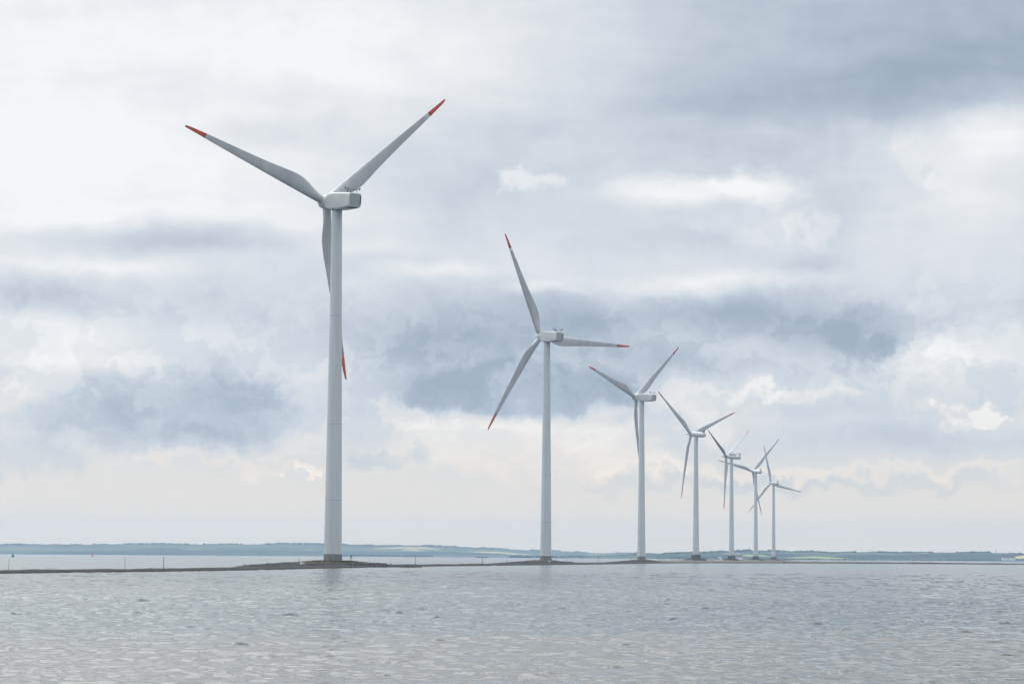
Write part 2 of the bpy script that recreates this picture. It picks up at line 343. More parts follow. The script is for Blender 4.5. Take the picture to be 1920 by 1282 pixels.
# ------------------------------------------------------------------ water sheet
def wave_field(X, Y, dist):
    """sum of directional wave trains; trains shorter than the local mesh spacing fade out"""
    Z = np.zeros_like(X); DX = np.zeros_like(X); DY = np.zeros_like(X)
    r = np.random.default_rng(5)
    for i in range(110):
        lam = 0.20 * (3.0 / 0.20) ** r.random()
        th = math.pi / 2 + r.normal(0.10, .55)
        k = 2 * math.pi / lam
        amp = 0.0074 * (min(lam, 1.0) ** 0.75) * (1.0 if lam < 1.6 else (1.6 / lam) ** .4)
        fade = np.clip((lam / (dist * .0034) - 1.0) / 1.5, 0, 1)
        # slow groups of higher and lower waves
        gx, gy = r.normal(0, .22) / lam, r.normal(0, .12) / lam
        grp = .62 + .55 * np.sin(2 * math.pi * (gx * X + gy * Y) + r.random() * 6.3)
        ph = k * (math.cos(th) * X + math.sin(th) * Y) + r.random() * 6.3
        a = amp * fade * grp; ph = ph + .45 * np.sin(ph)
        Z += a * np.cos(ph); s = a * np.sin(ph) * .9
        DX -= s * math.cos(th); DY -= s * math.sin(th)
    g = np.zeros_like(X)                       # gusts: a few patches carry steeper wavelets
    for i in range(26):
        lam = 1.6 * (14 / 1.6) ** r.random(); th = math.pi / 2 + r.normal(0, .6); k = 2 * math.pi / lam
        g += np.cos(k * (math.cos(th) * X * .55 + math.sin(th) * Y) + r.random() * 6.3) / math.sqrt(13)
    M = (.70 + .22 * np.clip(g, -.5, 1.0)) * np.interp(dist, [50, 75, 110, 200, 400, 1500], [.74, .88, 1.25, 2.0, 2.9, 3.0])
    Z = Z * M
    # sharp little breaking wavelets: isolated short crests with a steep face
    for (l0, l1, spread, hgt, sq, d0, d1) in ((.28, .75, .15, .075, .84, 30, 260), (.5, 1.2, .12, .118, .84, 75, 520), (1.4, 3.2, .16, .17, .90, 190, 1500)):
        F = np.zeros_like(X)
        for i in range(18):
            lam = l0 * (l1 / l0) ** r.random(); th = math.pi / 2 + r.normal(.08, spread); k = 2 * math.pi / lam
            ph = k * (math.cos(th) * X + math.sin(th) * Y) + r.random() * 6.3
            F += np.cos(ph + .4 * np.sin(ph)) / 3.0
        thr = sq + .35 - .55 * np.clip(g, -1, 1.3)
        rag = np.zeros_like(X)                 # ragged along the crest
        for i in range(6):
            lam = l0 * r.uniform(.35, .8); th = r.uniform(0, 3.14); rag += np.cos(2 * math.pi / lam * (math.cos(th) * X + math.sin(th) * Y) + r.random() * 6.3) / 2.4
        bump = np.clip((F + .22 * rag - thr) / 1.1, 0, .65)
        w_ = np.clip((dist - d0) / (d0 * .5), 0, 1) * np.clip((d1 - dist) / (d1 * .35), 0, 1)
        Z = Z + hgt * bump * w_ * np.interp(dist, [50, 90, 130], [.8, .85, 1.0])
    return DX * M, DY * M, Z
rr = [0.5, 6, 14, 22, 30, 36, 40]
d_ = 43.0
while d_ < 150: rr.append(d_); d_ *= 1.00125
while d_ < 460: rr.append(d_); d_ *= 1.0015
while d_ < 1500: rr.append(d_); d_ *= 1.006
while d_ < 10400: rr.append(d_); d_ *= 1.06
rr.append(10450)
rr = np.array(rr)
aa = np.concatenate([np.linspace(-math.pi, -.35, 40)[:-1], np.linspace(-.35, .35, 1080), np.linspace(.35, math.pi, 40)[1:-1]])
AA, RR = np.meshgrid(aa, rr)
X = RR * np.sin(AA); Y = RR * np.cos(AA)
DX, DY, Z = wave_field(X, Y, RR)
calm = (np.clip((RR - 38) / 10, 0, 1) * np.clip((.35 - np.abs(AA)) / .02, 0, 1))
X += DX * calm; Y += DY * calm; Z *= calm
tag(grid_mesh('water', X[::-1], Y[::-1], Z[::-1], M_water, closed_u=True), kind='structure')
bed = bmesh.new(); 
bmesh.ops.create_circle(bed, cap_ends=True, segments=64, radius=10400, matrix=Matrix.Translation((0, 0, -.8)))
tag(link_mesh('seabed', bed, mat('sea_sand', (.12, .11, .08), .9, .2, var=.3, scale=.05)), kind='structure')

# ------------------------------------------------------------------ spit, bank and mounds
def fbm(x, y, s, o=3):
    return mnoise.fractal(Vector((x * s, y * s, 3.7)), .8, 2.0, o)
def ribbon(name, pts, m, step=1.5, nt_=15):
    """pts: (x, y, half width, height) along the middle line; a low bank with a rough rounded profile"""
    pts = [np.array(p, float) for p in pts]
    P_ = []
    for a, b in zip(pts[:-1], pts[1:]):
        k = max(2, int(np.hypot(*(b - a)[:2]) / step))
        for i in range(k): P_.append(a + (b - a) * i / k)
    P_.append(pts[-1]); P_ = np.array(P_)
    # round the corners
    kern = np.ones(15) / 15
    pad = np.pad(P_, ((7, 7), (0, 0)), mode='edge'); P_ = np.stack([np.convolve(pad[:, j], kern, 'valid') for j in range(4)], 1)
    T = np.gradient(P_[:, :2], axis=0); T /= np.linalg.norm(T, axis=1)[:, None]; Nn = np.stack([-T[:, 1], T[:, 0]], 1)
    X = np.zeros((len(P_), nt_)); Y = X.copy(); Z = X.copy()
    for i, p in enumerate(P_):
        for j in range(nt_):
            t_ = -1 + 2 * j / (nt_ - 1)
            wv = p[2] * (1 + .22 * fbm(p[0], p[1] + 60 * np.sign(t_), .05))
            x, y = p[:2] + Nn[i] * t_ * wv
            h = p[3] * (1 - abs(t_) ** 2.4) * (1 + .35 * fbm(x, y, .12)) + .10 * p[3] * fbm(x, y, .9)
            X[i, j], Y[i, j] = x, y
            Z[i, j] = h - .35 * abs(t_) ** 6 - .02
    return grid_mesh(name, X, Y, Z, m)
edge = [(0, 1073.5), (120, 1072.3), (240, 1071), (360, 1069.2), (480, 1066.8), (560, 1065), (640, 1063.3), (720, 1061.6), (800, 1060.8), (960, 1059), (1100, 1057.3), (1200, 1055.7), (1300, 1055.0)]
spit = [(-75, 250, 5, .3), (-71, 300, 5, .32)]
for x_, y_ in edge:
    g = ground(x_, y_); hw = 4.5 + g.y * .004; spit.append((g.x + .5, g.y + hw, hw, .30 + .0002 * g.y))
tag(ribbon('sandbank', spit, M_spit), kind='structure')
edge2 = [(1215, 1055.6), (1300, 1055.2), (1440, 1055.4), (1560, 1055.9), (1700, 1056.6), (1800, 1057.3), (1920, 1058.2), (2080, 1059.6)]
bank = []
for i, (x_, y_) in enumerate(edge2):
    g = ground(x_, y_); bank.append((g.x, g.y + 9, 8, (.45, 1.05, 1.15, 1.1, 1.05, .9, .75, .7)[i]))
tag(ribbon('stone_breakwater', bank, M_bank, 2.0), 'long low dark stone breakwater running from the turbine row to the right edge', 'breakwater')

def mound(cx, cy, rl, rr_, ry, h, m, n=(110, 60), seed=0):
    """low island: steep in the middle, long thin tails; rl / rr_ = reach to the left and right"""
    us = np.linspace(-1, 1, n[0]); vs = np.linspace(-1, 1, n[1])
    X = np.zeros((n[1], n[0])); Y = X.copy(); Z = X.copy()
    for j, v in enumerate(vs):
        for i, u in enumerate(us):
            x = u * (rl if u < 0 else rr_); y = v * ry
            d = math.hypot(u, v * 1.0)
            hh = h * (max(0.0, 1 - d) ** 1.15) * (1.25 if d > 0 else 1)
            hh = min(hh, h * (1.0 - .10 * d))
            hh += .16 * h * fbm(x + seed, y, .10) * max(0, 1 - d) ** .5 * min(1, d * 3) + .05 * fbm(x, y + seed, .8) * max(0, 1 - d)
            X[j, i], Y[j, i], Z[j, i] = cx + x, cy + y, hh - .35 * max(0, d - .93) ** .5 * 3 - .03
    return tag(grid_mesh('mound', X, Y, Z, m), kind='structure')

# ------------------------------------------------------------------ turbines
def blade_sections(L, rootr, cmax, rmax, bonus):
    out = []
    for r in [0.9, 1.4, 1.9, 2.6, 3.6, 4.8, 6.2, 7.6, 9, 10.5, 12, 14, 16.5, 19, 22, 25, 28, 31, 33, L * .857, 35.8, 37, 38.2, 39.2, L - .35, L - .08]:
        r = min(r, L - .05)
        if r < 1.9: c, tk, bl = rootr * 2, rootr * 2, 0
        else:
            k = min(1, (r - 1.9) / (rmax - 1.9)); k = k * k * (3 - 2 * k); bl = k
            q = r * 40.4 / L
            c = float(np.interp(q, (1.9, 3.5, 5, 6.5, 8, 9.5, 11, 13, 16, 20, 25, 30, 34.6, 38, 40.0, 40.4), (1.9, 2.15, 2.6, 3.05, 3.35, 3.45, 3.36, 3.12, 2.75, 2.34, 1.92, 1.50, 1.12, .78, .52, .42))) * (1 if r < 4 else cmax / 3.45)
            tr = (.42 if r < rmax else max(.15, .42 - .27 * (r - rmax) / (.5 * L)))
            tk = rootr * 2 * (1 - k) + c * tr * k
        if r > L - .5: c *= .92
        if r > L - .2: c *= .6; tk *= .6
        out.append((r, c, tk, bl))
    return out
def blade_ring(r, c, tk, bl, L, rootr, beta, bend):
    n = 20; le = -rootr * (1 - .80 * max(0, (r - 2) / (L - 2)))   # leading edge: almost straight
    tw = R(14) * max(0, 1 - r / (L * .65)) ** 1.4 + beta
    pts = []
    for k in range(n):
        a = 2 * math.pi * k / n
        xc = .5 - .5 * math.cos(a)                                 # 0 at leading edge .. 1 at trailing edge
        circ = .5 * math.sin(a)
        foil = math.copysign(1, math.sin(a)) * 2.6 * (.2969 * math.sqrt(xc) - .126 * xc - .3516 * xc ** 2 + .2843 * xc ** 3 - .1036 * xc ** 4) * 1.92 * .5 if k % n else 0
        y = (circ * (1 - bl) + foil * bl) * tk
        x = le + xc * c
        x, y = x * math.cos(tw) + y * math.sin(tw), -x * math.sin(tw) + y * math.cos(tw)
        pts.append(Vector((x, y + bend * (r / L) ** 2, r)))
    return pts
def add_blade(parent, Mx, L, rootr, cmax, rmax, beta, bend=-1.0):
    S = blade_sections(L, rootr, cmax, rmax, False)
    S.sort(key=lambda s: s[0])
    cut = min(range(len(S)), key=lambda i: abs(S[i][0] - L * .857))
    b = bmesh.new(); loft(b, [[Mx @ p for p in blade_ring(*s, L, rootr, beta, bend)] for s in S[:cut + 1]])
    bmesh.ops.recalc_face_normals(b, faces=b.faces)
    bo = link_mesh('blade', b, M_blade, parent, True)
    b = bmesh.new(); loft(b, [[Mx @ p for p in blade_ring(*s, L, rootr, beta, bend)] for s in S[cut:]])
    bmesh.ops.recalc_face_normals(b, faces=b.faces)
    tag(link_mesh('blade_tip', b, M_tip, bo, True), 'red painted blade tip')
    return bo
def rrect(y, w_, z0, z1, ch, n=4):
    """rounded rectangle cross-section at distance y along the nacelle"""
    pts = []
    for (sx, sz, a0) in ((1, 1, 0), (-1, 1, 90), (-1, -1, 180), (1, -1, 270)):
        cx_, cz_ = sx * (w_ / 2 - ch), (z1 - ch if sz > 0 else z0 + ch)
        for k in range(n + 1):
            a = R(a0 + 90 * k / n); pts.append(Vector((cx_ + ch * math.cos(a), y, cz_ + ch * math.sin(a))))
    return pts
TILT = R(5)
def turbine(kind, loc, zbase, ztop, zhub, psi, theta, rad, overhang, beta, label, plinth, open_hatch=False):
    root = empty('wind_turbine', (loc[0], loc[1], zbase))
    tag(root, label, 'wind turbine', 'wind turbines standing in a row in the shallow water')
    Ht = ztop - zbase; hz = zhub - zbase
    vest = kind == 'box'
    rb, rt = (2.02, 1.16) if vest else (2.12, 1.28)
    ph = plinth
    # tower: cans with slightly proud flange seams
    prof = [(rb, ph)]
    for f0, r0 in ((.165, 1 - .165 * .50 * 1.0),):
        pass
    rad_at = lambda f_: rb + (rb * .665 - rb) * f_ / .73 if f_ < .73 else rb * .665 + (rt - rb * .665) * (f_ - .73) / .27
    for s in (.165, .38, .69):
        z = Ht * s; r_ = rad_at(s)
        prof += [(rad_at(s - .01), z - Ht * .01), (r_, z - .02), (r_ - .015, z), (r_ - .015, z + .13), (r_, z + .15), (rad_at(s + .01), z + Ht * .01)]
    prof += [(rad_at(.73), Ht * .73), (rad_at(.85), Ht * .85), (rt, Ht)]
    b = bmesh.new(); lathe(b, prof, 48); tw = link_mesh('tower', b, M_tower, root, True)
    tw.data.set_sharp_from_angle(angle=R(20)); tw.data.materials.append(M_seam)
    for p in tw.data.polygons:
        z_ = p.center.z
        if any(Ht * s + .01 < z_ < Ht * s + .12 for s in (.165, .38, .69)): p.material_index = 1
    # service door with frame and a small ladder platform, on the landward side
    b = bmesh.new(); box(b, (0, 0, 0), (.95, .12, 2.1), .04)
    dr = link_mesh('door', b, M_rear, tw); dr.location = (rb * math.sin(R(-65)) , rb * math.cos(R(-65)) , ph + 1.5); dr.rotation_euler = (0, 0, R(65))
    b = bmesh.new()
    if vest:
        lathe(b, [(rb + .05, -1.5), (rb + .05, ph - .03), (rb + .02, ph)], 48); link_mesh('foundation_ring', b, M_plinth, root)
    else:
        lathe(b, [(3.1, -2.5), (3.1, ph * .55), (2.95, ph * .6), (2.95, ph - .04), (2.85, ph)], 24)
        link_mesh('foundation', b, M_oldconc, root)
        b = bmesh.new()
        for k in range(16):
            a = 2 * math.pi * k / 16; tube(b, (2.8 * math.cos(a), 2.8 * math.sin(a), ph), (2.8 * math.cos(a), 2.8 * math.sin(a), ph + 1.05), .04, n=5)
        for hh in (.55, 1.05):
            for k in range(16):
                a, c = 2 * math.pi * k / 16, 2 * math.pi * (k + 1) / 16
                tube(b, (2.8 * math.cos(a), 2.8 * math.sin(a), ph + hh), (2.8 * math.cos(c), 2.8 * math.sin(c), ph + hh), .03, n=4)
        link_mesh('railing', b, M_steel, root)
    # nacelle frame: +Y = upwind, tilted up
    F = Matrix.Translation((0, 0, hz)) @ Matrix.Rotation(-psi, 4, 'Z') @ Matrix.Rotation(TILT, 4, 'X')
    o = overhang
    if vest:
        b = bmesh.new()
        w_, zt, zb_ = 3.35, 1.95, -1.85
        loft(b, [[F @ p for p in rrect(*a)] for a in ((o - 1.45, 2.3, -1.25, 1.15, .75), (o - 1.75, 2.9, -1.6, 1.35, .6), (o - 3.1, w_, zb_, zt - .12, .42), (o - 4.4, w_, zb_, zt, .38), (o - 7, w_, zb_ + .02, zt, .38), (o - 9.6, w_ + .05, zb_ + .28, zt - .02, .42), (o - 11.6, w_, zb_ + .52, zt - .05, .5), (o - 11.75, w_ - .2, zb_ + .62, zt - .15, .5))])
        bmesh.ops.recalc_face_normals(b, faces=b.faces)
        nac = link_mesh('nacelle', b, M_nac, root, False)
        for p in nac.data.polygons: p.use_smooth = len(p.vertices) == 4
        nac.data.set_sharp_from_angle(angle=R(24))
        b = bmesh.new(); loft(b, [[F @ p for p in rrect(*a)] for a in ((o - 11.74, w_ - .42, zb_ + .80, zt - .30, .42), (o - 11.80, w_ - .46, zb_ + .82, zt - .32, .40))])
        bmesh.ops.recalc_face_normals(b, faces=b.faces); link_mesh('rear_panel', b, M_rear, nac)
        b = bmesh.new(); M2 = F @ Matrix.Translation((w_ / 2 - .30, o - 11.83, .30)); bmesh.ops.create_cube(b, size=1, matrix=M2 @ Matrix.Diagonal((.26, .08, 1.7, 1)))
        for k in range(5): bmesh.ops.create_cube(b, size=1, matrix=M2 @ Matrix.Translation((0, -.05, -.7 + k * .34)) @ Matrix.Diagonal((.30, .06, .05, 1)))
        link_mesh('air_vent', b, M_dark, nac)
        b = bmesh.new(); bmesh.ops.create_cube(b, size=1, matrix=F @ Matrix.Translation((0, o - 10.4, zb_ + .36)) @ Matrix.Diagonal((2.2, 1.7, .10, 1)))
        link_mesh('floor_hatch', b, M_dark, nac)
        # yaw collar
        b = bmesh.new(); lathe(b, [(rt + .10, Ht - .35), (rt + .10, hz + zb_ + .5)], 40); link_mesh('yaw_collar', b, M_dark, root)
        # instruments on the roof
        b = bmesh.new(); T_ = lambda x, y, z: F @ Vector((x, y, z))
        yr = o - 10.4
        for x in (-1.25, 1.25):
            tube(b, T_(x, yr, zt - .1), T_(x, yr, zt + 1.05), .045, n=6)
            tube(b, T_(x, yr + .55, zt - .1), T_(x, yr, zt + .7), .03, n=5)
        tube(b, T_(-1.9, yr, zt + .72), T_(1.9, yr, zt + .72), .05, n=6)
        tube(b, T_(-.45, yr + .9, zt - .1), T_(-.45, yr + .9, zt + 1.5), .035, n=6)
        link_mesh('instrument_frame', b, M_dark, nac)
        for x in (-1.9, 1.9):
            b = bmesh.new(); tube(b, T_(x, yr, zt + .66), T_(x, yr, zt + 1.0), .13, .10, 8)
            for k in range(3):
                a = k * 2.09; tube(b, T_(x, yr, zt + 1.05), T_(x + .25 * math.cos(a), yr + .25 * math.sin(a), zt + 1.05), .05, .09, 5)
            link_mesh('wind_gauge', b, M_dark, nac)
        b = bmesh.new(); tube(b, T_(.6, yr + 1.6, zt - .1), T_(.6, yr + 1.6, zt + .45), .16, .13, 8); link_mesh('warning_light', b, M_dark, nac)
        # spinner
        b = bmesh.new()
        rings = [[F @ Vector((rr2 * math.sin(k * math.pi / 14), yy, rr2 * math.cos(k * math.pi / 14))) for k in range(28)] for rr2, yy in ((1.15, o - 1.50), (1.45, o - 1.2), (1.62, o - .5), (1.62, o + .6), (1.45, o + 1.25), (1.05, o + 1.75), (.5, o + 2.0), (.08, o + 2.06))]
        loft(b, rings); bmesh.ops.recalc_face_normals(b, faces=b.faces); link_mesh('spinner', b, M_nac, root, True)
        rootr, cmax, rmax = .95, 3.45, 8.8
    else:
        b = bmesh.new()
        prof = ((1.25, o - 1.35), (1.55, o - 1.5), (1.72, o - 2.6), (1.78, o - 4.5), (1.75, o - 9), (1.62, o - 11.6), (1.35, o - 12.3), (.9, o - 12.55))
        loft(b, [[F @ Vector((rr2 * math.sin(k * math.pi / 14), yy, rr2 * math.cos(k * math.pi / 14) * .98)) for k in range(28)] for rr2, yy in prof])
        bmesh.ops.recalc_face_normals(b, faces=b.faces); nac = link_mesh('nacelle', b, M_nac, root, True)
        b = bmesh.new(); lathe(b, [(rt + .12, Ht - .3), (rt + .35, hz - 1.35)], 32); link_mesh('yaw_collar', b, M_nac, root)
        T_ = lambda x, y, z: F @ Vector((x, y, z))
        # forked weather mast like a dark fin at the tail
        b = bmesh.new()
        for x in (-.5, .5):
            tube(b, T_(x, o - 11.2, 1.2), T_(x, o - 11.9, 2.6), .16, .12, 6); tube(b, T_(x, o - 11.9, 2.6), T_(x, o - 12.2, 3.9), .10, .06, 6)
        tube(b, T_(-.5, o - 11.9, 2.6), T_(.5, o - 11.9, 2.6), .09, n=6)
        bmesh.ops.create_cube(b, size=1, matrix=F @ Matrix.Translation((0, o - 11.6, 1.9)) @ Matrix.Diagonal((.9, .8, .7, 1)))
        link_mesh('instrument_mast', b, M_dark, nac)
        # rotor bearing ring, dark
        b = bmesh.new()
        loft(b, [[F @ Vector((rr2 * math.sin(k * math.pi / 14), yy, rr2 * math.cos(k * math.pi / 14))) for k in range(28)] for rr2, yy in ((1.3, o - 1.45), (1.35, o - 1.0))])
        bmesh.ops.recalc_face_normals(b, faces=b.faces); link_mesh('bearing_ring', b, M_dark, root, True)
        # long pointed spinner
        b = bmesh.new()
        prof = ((1.3, o - 1.05), (1.52, o - .9), (1.60, o), (1.5, o + .9), (1.15, o + 1.4), (.85, o + 2.2), (.55, o + 3.4), (.25, o + 4.4), (.05, o + 4.75))
        loft(b, [[F @ Vector((rr2 * math.sin(k * math.pi / 14), yy, rr2 * math.cos(k * math.pi / 14))) for k in range(28)] for rr2, yy in prof])
        bmesh.ops.recalc_face_normals(b, faces=b.faces); link_mesh('spinner', b, M_nac, root, True)
        if open_hatch:
            b = bmesh.new()
            for s_ in (-1, 1):   # two roof shells folded up on both sides
                pts = [(s_ * (1.35 + .32 * math.sin(k * .5)), 1.15 + k * .33) for k in range(5)]
                ring = lambda yy: [F @ Vector((x, yy, z)) for x, z in pts] + [F @ Vector((x + s_ * .07, yy, z)) for x, z in pts[::-1]]
                loft(b, [ring(o - 3.4), ring(o - 9.2)])
            bmesh.ops.recalc_face_normals(b, faces=b.faces); link_mesh('roof_hatch', b, M_nac, nac)
            b = bmesh.new()
            prev = None
            for k in range(8):
                a = math.pi * k / 7; p = T_(0, o - 9.4 - .9 * (1 - math.cos(a)), 2.0 + 1.1 * math.sin(a))
                if prev: tube(b, prev, p, .12, n=6)
                prev = p
            link_mesh('service_crane', b, M_dark, nac)
            b = bmesh.new(); tube(b, T_(0, o - 5.5, 1.5), T_(0, o - 5.5, 4.3), .10, n=6); link_mesh('aerial', b, M_dark, nac)
        rootr, cmax, rmax = .95, 3.1, 10.0
    for k in range(3):
        an = theta + k * 2 * math.pi / 3
        # x = towards the trailing edge, y = upwind, z = blade axis
        Mx = F @ Matrix.Translation((0, o, 0)) @ Matrix.Rotation(an, 4, 'Y')
        add_blade(root, Mx, rad, rootr, cmax, rmax, beta)
    return root

TUR = [  # kind, D, photo x/y of base, ztop, zhub, psi, theta, R, overhang, pitch, label, plinth height
    ('box', 595, (624, 1047), 80.1, 81.7, -37.5, 49.1, 40.6, 4.5, 3, 'nearest and tallest-looking white wind turbine, box nacelle, on the grassy stone mound at left', 1.05, False),
    ('box', 954, (1023.3, 1047), 79.9, 81.2, -36.0, 92.0, 40.5, 4.1, 3, 'second nearest white wind turbine, box nacelle, one blade level pointing right', 1.05, False),
    ('box', 1315, (1202.5, 1046.5), 80.0, 81.3, -48.1, 48.6, 40.6, 4.0, 3, 'third white wind turbine, smallest of the box nacelle ones, one blade hanging beside its tower', 1.05, False),
    ('round', 1711, (1304.8, 1046), 80.2, 81.6, -41.5, 68.1, 42.1, 4.7, 3, 'fourth turbine in the row, largest with a round nacelle and pointed nose', 2.2, False),
    ('round', 2074, (1371.5, 1046.3), 80.3, 81.1, -58.5, 57.9, 41.1, 4.7, 78, 'fifth turbine in the row, round nacelle with its roof hatch standing open', 2.2, True),
    ('round', 2437, (1417, 1047), 79.9, 81.5, -32.5, 42.4, 41.7, 4.5, 3, 'sixth turbine in the row, between the open-hatched one and the farthest', 2.2, False),
    ('round', 2806, (1450.5, 1047.3), 80.0, 81.3, -33.0, 102.0, 42.0, 4.5, 3, 'farthest and smallest turbine at the right end of the row', 2.2, False),
]
for (kd, D, (bx, by), zt, zh, psi, th, ra_, ov, be, lab, pl, hat) in TUR:
    g = at(bx, by, D)
    turbine(kd, (g.x, g.y), g.z, zt, zh, R(psi), R(th), ra_, ov, R(be), lab, pl, hat)
g = at(624, 1047, 595); mound(g.x - .5, 597, 23, 20, 24, 1.38, M_mound, (150, 70), 3)
g = at(1023, 1047, 954); mound(g.x, 956, 22, 15, 22, 1.55, M_mound, (90, 50), 40)
g = at(1202, 1047, 1315); mound(g.x, 1317, 19, 17, 18, 1.6, M_mound, (70, 40), 80)
# low causeway along the rest of the turbines
cw = []
for (bx, D) in ((1215, 1335), (1304.8, 1711), (1371.5, 2074), (1417, 2437), (1450.5, 2806), (1475, 3100)):
    g = at(bx, 1047, D); cw.append((g.x, g.y, 9, .95))
tag(ribbon('causeway', cw, M_bank, 4.0), kind='structure')

# boulders heaped around the feet of the far turbines and on the breakwater: nobody could count them
b = bmesh.new(); r_ = random.Random(4)
def boulder(x, y, z, s):
    Mb = Matrix.Translation((x, y, z)) @ Matrix.Rotation(r_.random() * 6, 4, 'Z') @ Matrix.Rotation(r_.random() * 6, 4, 'X') @ Matrix.Diagonal((s, s * r_.uniform(.6, .9), s * r_.uniform(.5, .8), 1))
    g_ = bmesh.ops.create_icosphere(b, subdivisions=1, radius=1, matrix=Mb)
    for v in g_['verts']: v.co += Vector((r_.uniform(-1, 1), r_.uniform(-1, 1), r_.uniform(-1, 1))) * s * .16
for (kd, D, (bx, by), *_) in TUR[3:]:
    g = at(bx, by, D)
    for _ in range(110):
        a = r_.random() * 6.3; q = 3.2 + abs(r_.gauss(0, 3.2)); boulder(g.x + q * math.cos(a), g.y + q * math.sin(a), 1.0 + max(0, 1.0 - (q - 3) * .22) + r_.uniform(-.2, .2), r_.uniform(.35, .9))
for (gx, gy, rx_, ry_, n_) in ((at(624, 1047, 595).x, 597, 22, 22, 900), (at(1023, 1047, 954).x, 956, 18, 20, 350), (at(1202, 1047, 1315).x, 1317, 17, 17, 260)):
    for _ in range(n_):      # loose stones on the seaward side of the three near mounds
        a = math.pi + r_.random() * math.pi; q = r_.uniform(.45, .92)
        boulder(gx + rx_ * q * math.cos(a), gy + ry_ * q * math.sin(a), 1.36 * 1.25 * (1 - q) ** 1.15 + .03, r_.uniform(.10, .32))
bp_ = np.array(bank)
for _ in range(1500):
    t_ = r_.random() * (len(bank) - 1); i = int(t_); f_ = t_ - i; p = bp_[i] * (1 - f_) + bp_[i + 1] * f_
    boulder(p[0] + r_.uniform(-2, 2), p[1] - r_.uniform(1, 8), r_.uniform(.1, .6) * p[3], r_.uniform(.2, .6))
tag(link_mesh('boulders', b, M_oldconc), 'dark boulders heaped along the breakwater and around the turbine feet', 'boulders', kind='stuff')
# grass tufts on the nearest mound
b = bmesh.new(); g = at(624, 1047, 595)
for _ in range(900):
    a = r_.random() * 6.3; q = 2.3 + abs(r_.gauss(0, 2.4)); x, y = g.x + q * math.cos(a) * 1.5, g.y + q * math.sin(a)
    d = math.hypot(q * math.cos(a) * 1.5 / 21, q * math.sin(a) / 24)
    if d > .42: continue
    hh = min(1.38 * 1.25 * (1 - d) ** 1.15, 1.38 * (1 - .1 * d)) - .05
    for k in range(4):
        dx, dy = r_.uniform(-.12, .12), r_.uniform(-.12, .12); h_ = r_.uniform(.08, .24)
        vs = [b.verts.new(c) for c in ((x + dx - .03, y + dy, hh - .2), (x + dx + .03, y + dy, hh - .2), (x + dx * 2.4, y + dy * 2.4, hh + h_))]
        b.faces.new(vs)
tag(link_mesh('grass', b, mat('dune_grass', (.13, .14, .05), .9, .1, var=.4, scale=.5)), 'short yellow green grass on top of the nearest mound', 'grass', kind='stuff')

# ------------------------------------------------------------------ stakes
STK = [  # photo x of foot, foot y, x of top, top y, half width m, kind, label
    (15.5, 1070, 17.5, 1047, .05, 'cane', 'thin pale yellow leaning cane on the bank at the left edge'),
    (234.5, 1067.5, 234.5, 1044, .045, 'wood', 'thin bare stake, left one of the pair left of the nearest turbine'),
    (307, 1067.5, 307, 1043, .06, 'wood', 'thicker bare stake, right one of the pair left of the nearest turbine'),
    (499.5, 1062, 499.5, 1048, .035, 'wood', 'faint thin stake off the left tail of the nearest mound'),
    (561.5, 1061, 561.5, 1045, .06, 'wood', 'dark stake beside the two white gulls left of the nearest tower'),
    (658, 1062, 658, 1040, .10, 'mark', 'dark stake with a green sleeve just right of the nearest tower'),
    (779, 1060.5, 779, 1041.5, .07, 'wood', 'tall lone stake midway between the first tower and the crossbar stake'),
    (905, 1058.3, 905, 1044.5, .09, 'cross', 'stake with a long crossbar like a T'),
    (951, 1056, 951, 1042.5, .07, 'wood', 'stake right beside the left tail of the second mound'),
    (1043.5, 1054, 1043.5, 1043.5, .10, 'wood', 'short dark stake close to the right of the second tower'),
    (1061.5, 1056.8, 1061.5, 1047, .07, 'wood', 'shortest stake on the right tail of the second mound'),
    (1121.5, 1056, 1121.5, 1042.5, .11, 'wood', 'dark stake halfway between the second and third towers'),
    (1183, 1053, 1183, 1043.5, .10, 'wood', 'small stake just left of the third tower'),
    (1247, 1054, 1247, 1045, .10, 'wood', 'small stake just right of the third tower'),
    (1488.5, 1052.5, 1488.5, 1047.5, .30, 'wood', 'short thick post on the breakwater right of the farthest turbine'),
]
for (fx, fy, tx, ty, hw, kd, lab) in STK:
    g = ground(fx, fy + .3, 0.2); tp = at(tx, ty, g.y)
    o = empty('stake', (g.x, g.y, 0)); tag(o, lab, 'stake', 'stakes standing along the sandbank')
    b = bmesh.new(); H_ = tp.z; lx = tp.x - g.x
    hw *= .75
    k_ = [(0, 0, -.7)] + [(lx * i / 5 + random.uniform(-.4, .4) * hw, 0, H_ * i / 5) for i in range(1, 6)]
    rings = [[Vector(c) + Vector((math.cos(a * math.pi / 4), math.sin(a * math.pi / 4), 0)) * hw * (1 - .06 * i) for a in range(8)] for i, c in enumerate(k_)]
    loft(b, rings)
    link_mesh('post', b, M_cane if kd == 'cane' else M_wood, o)
    if kd == 'mark':
        b = bmesh.new(); tube(b, (0, 0, H_ * .72), (0, 0, H_ + .05), hw * 1.8, n=10); link_mesh('sleeve', b, M_green, o)
    if kd == 'cross':
        b = bmesh.new(); tube(b, (-1.75, 0, H_ - .02), (1.55, 0, H_ + .02), .08, n=6); link_mesh('crossbar', b, M_wood, o)

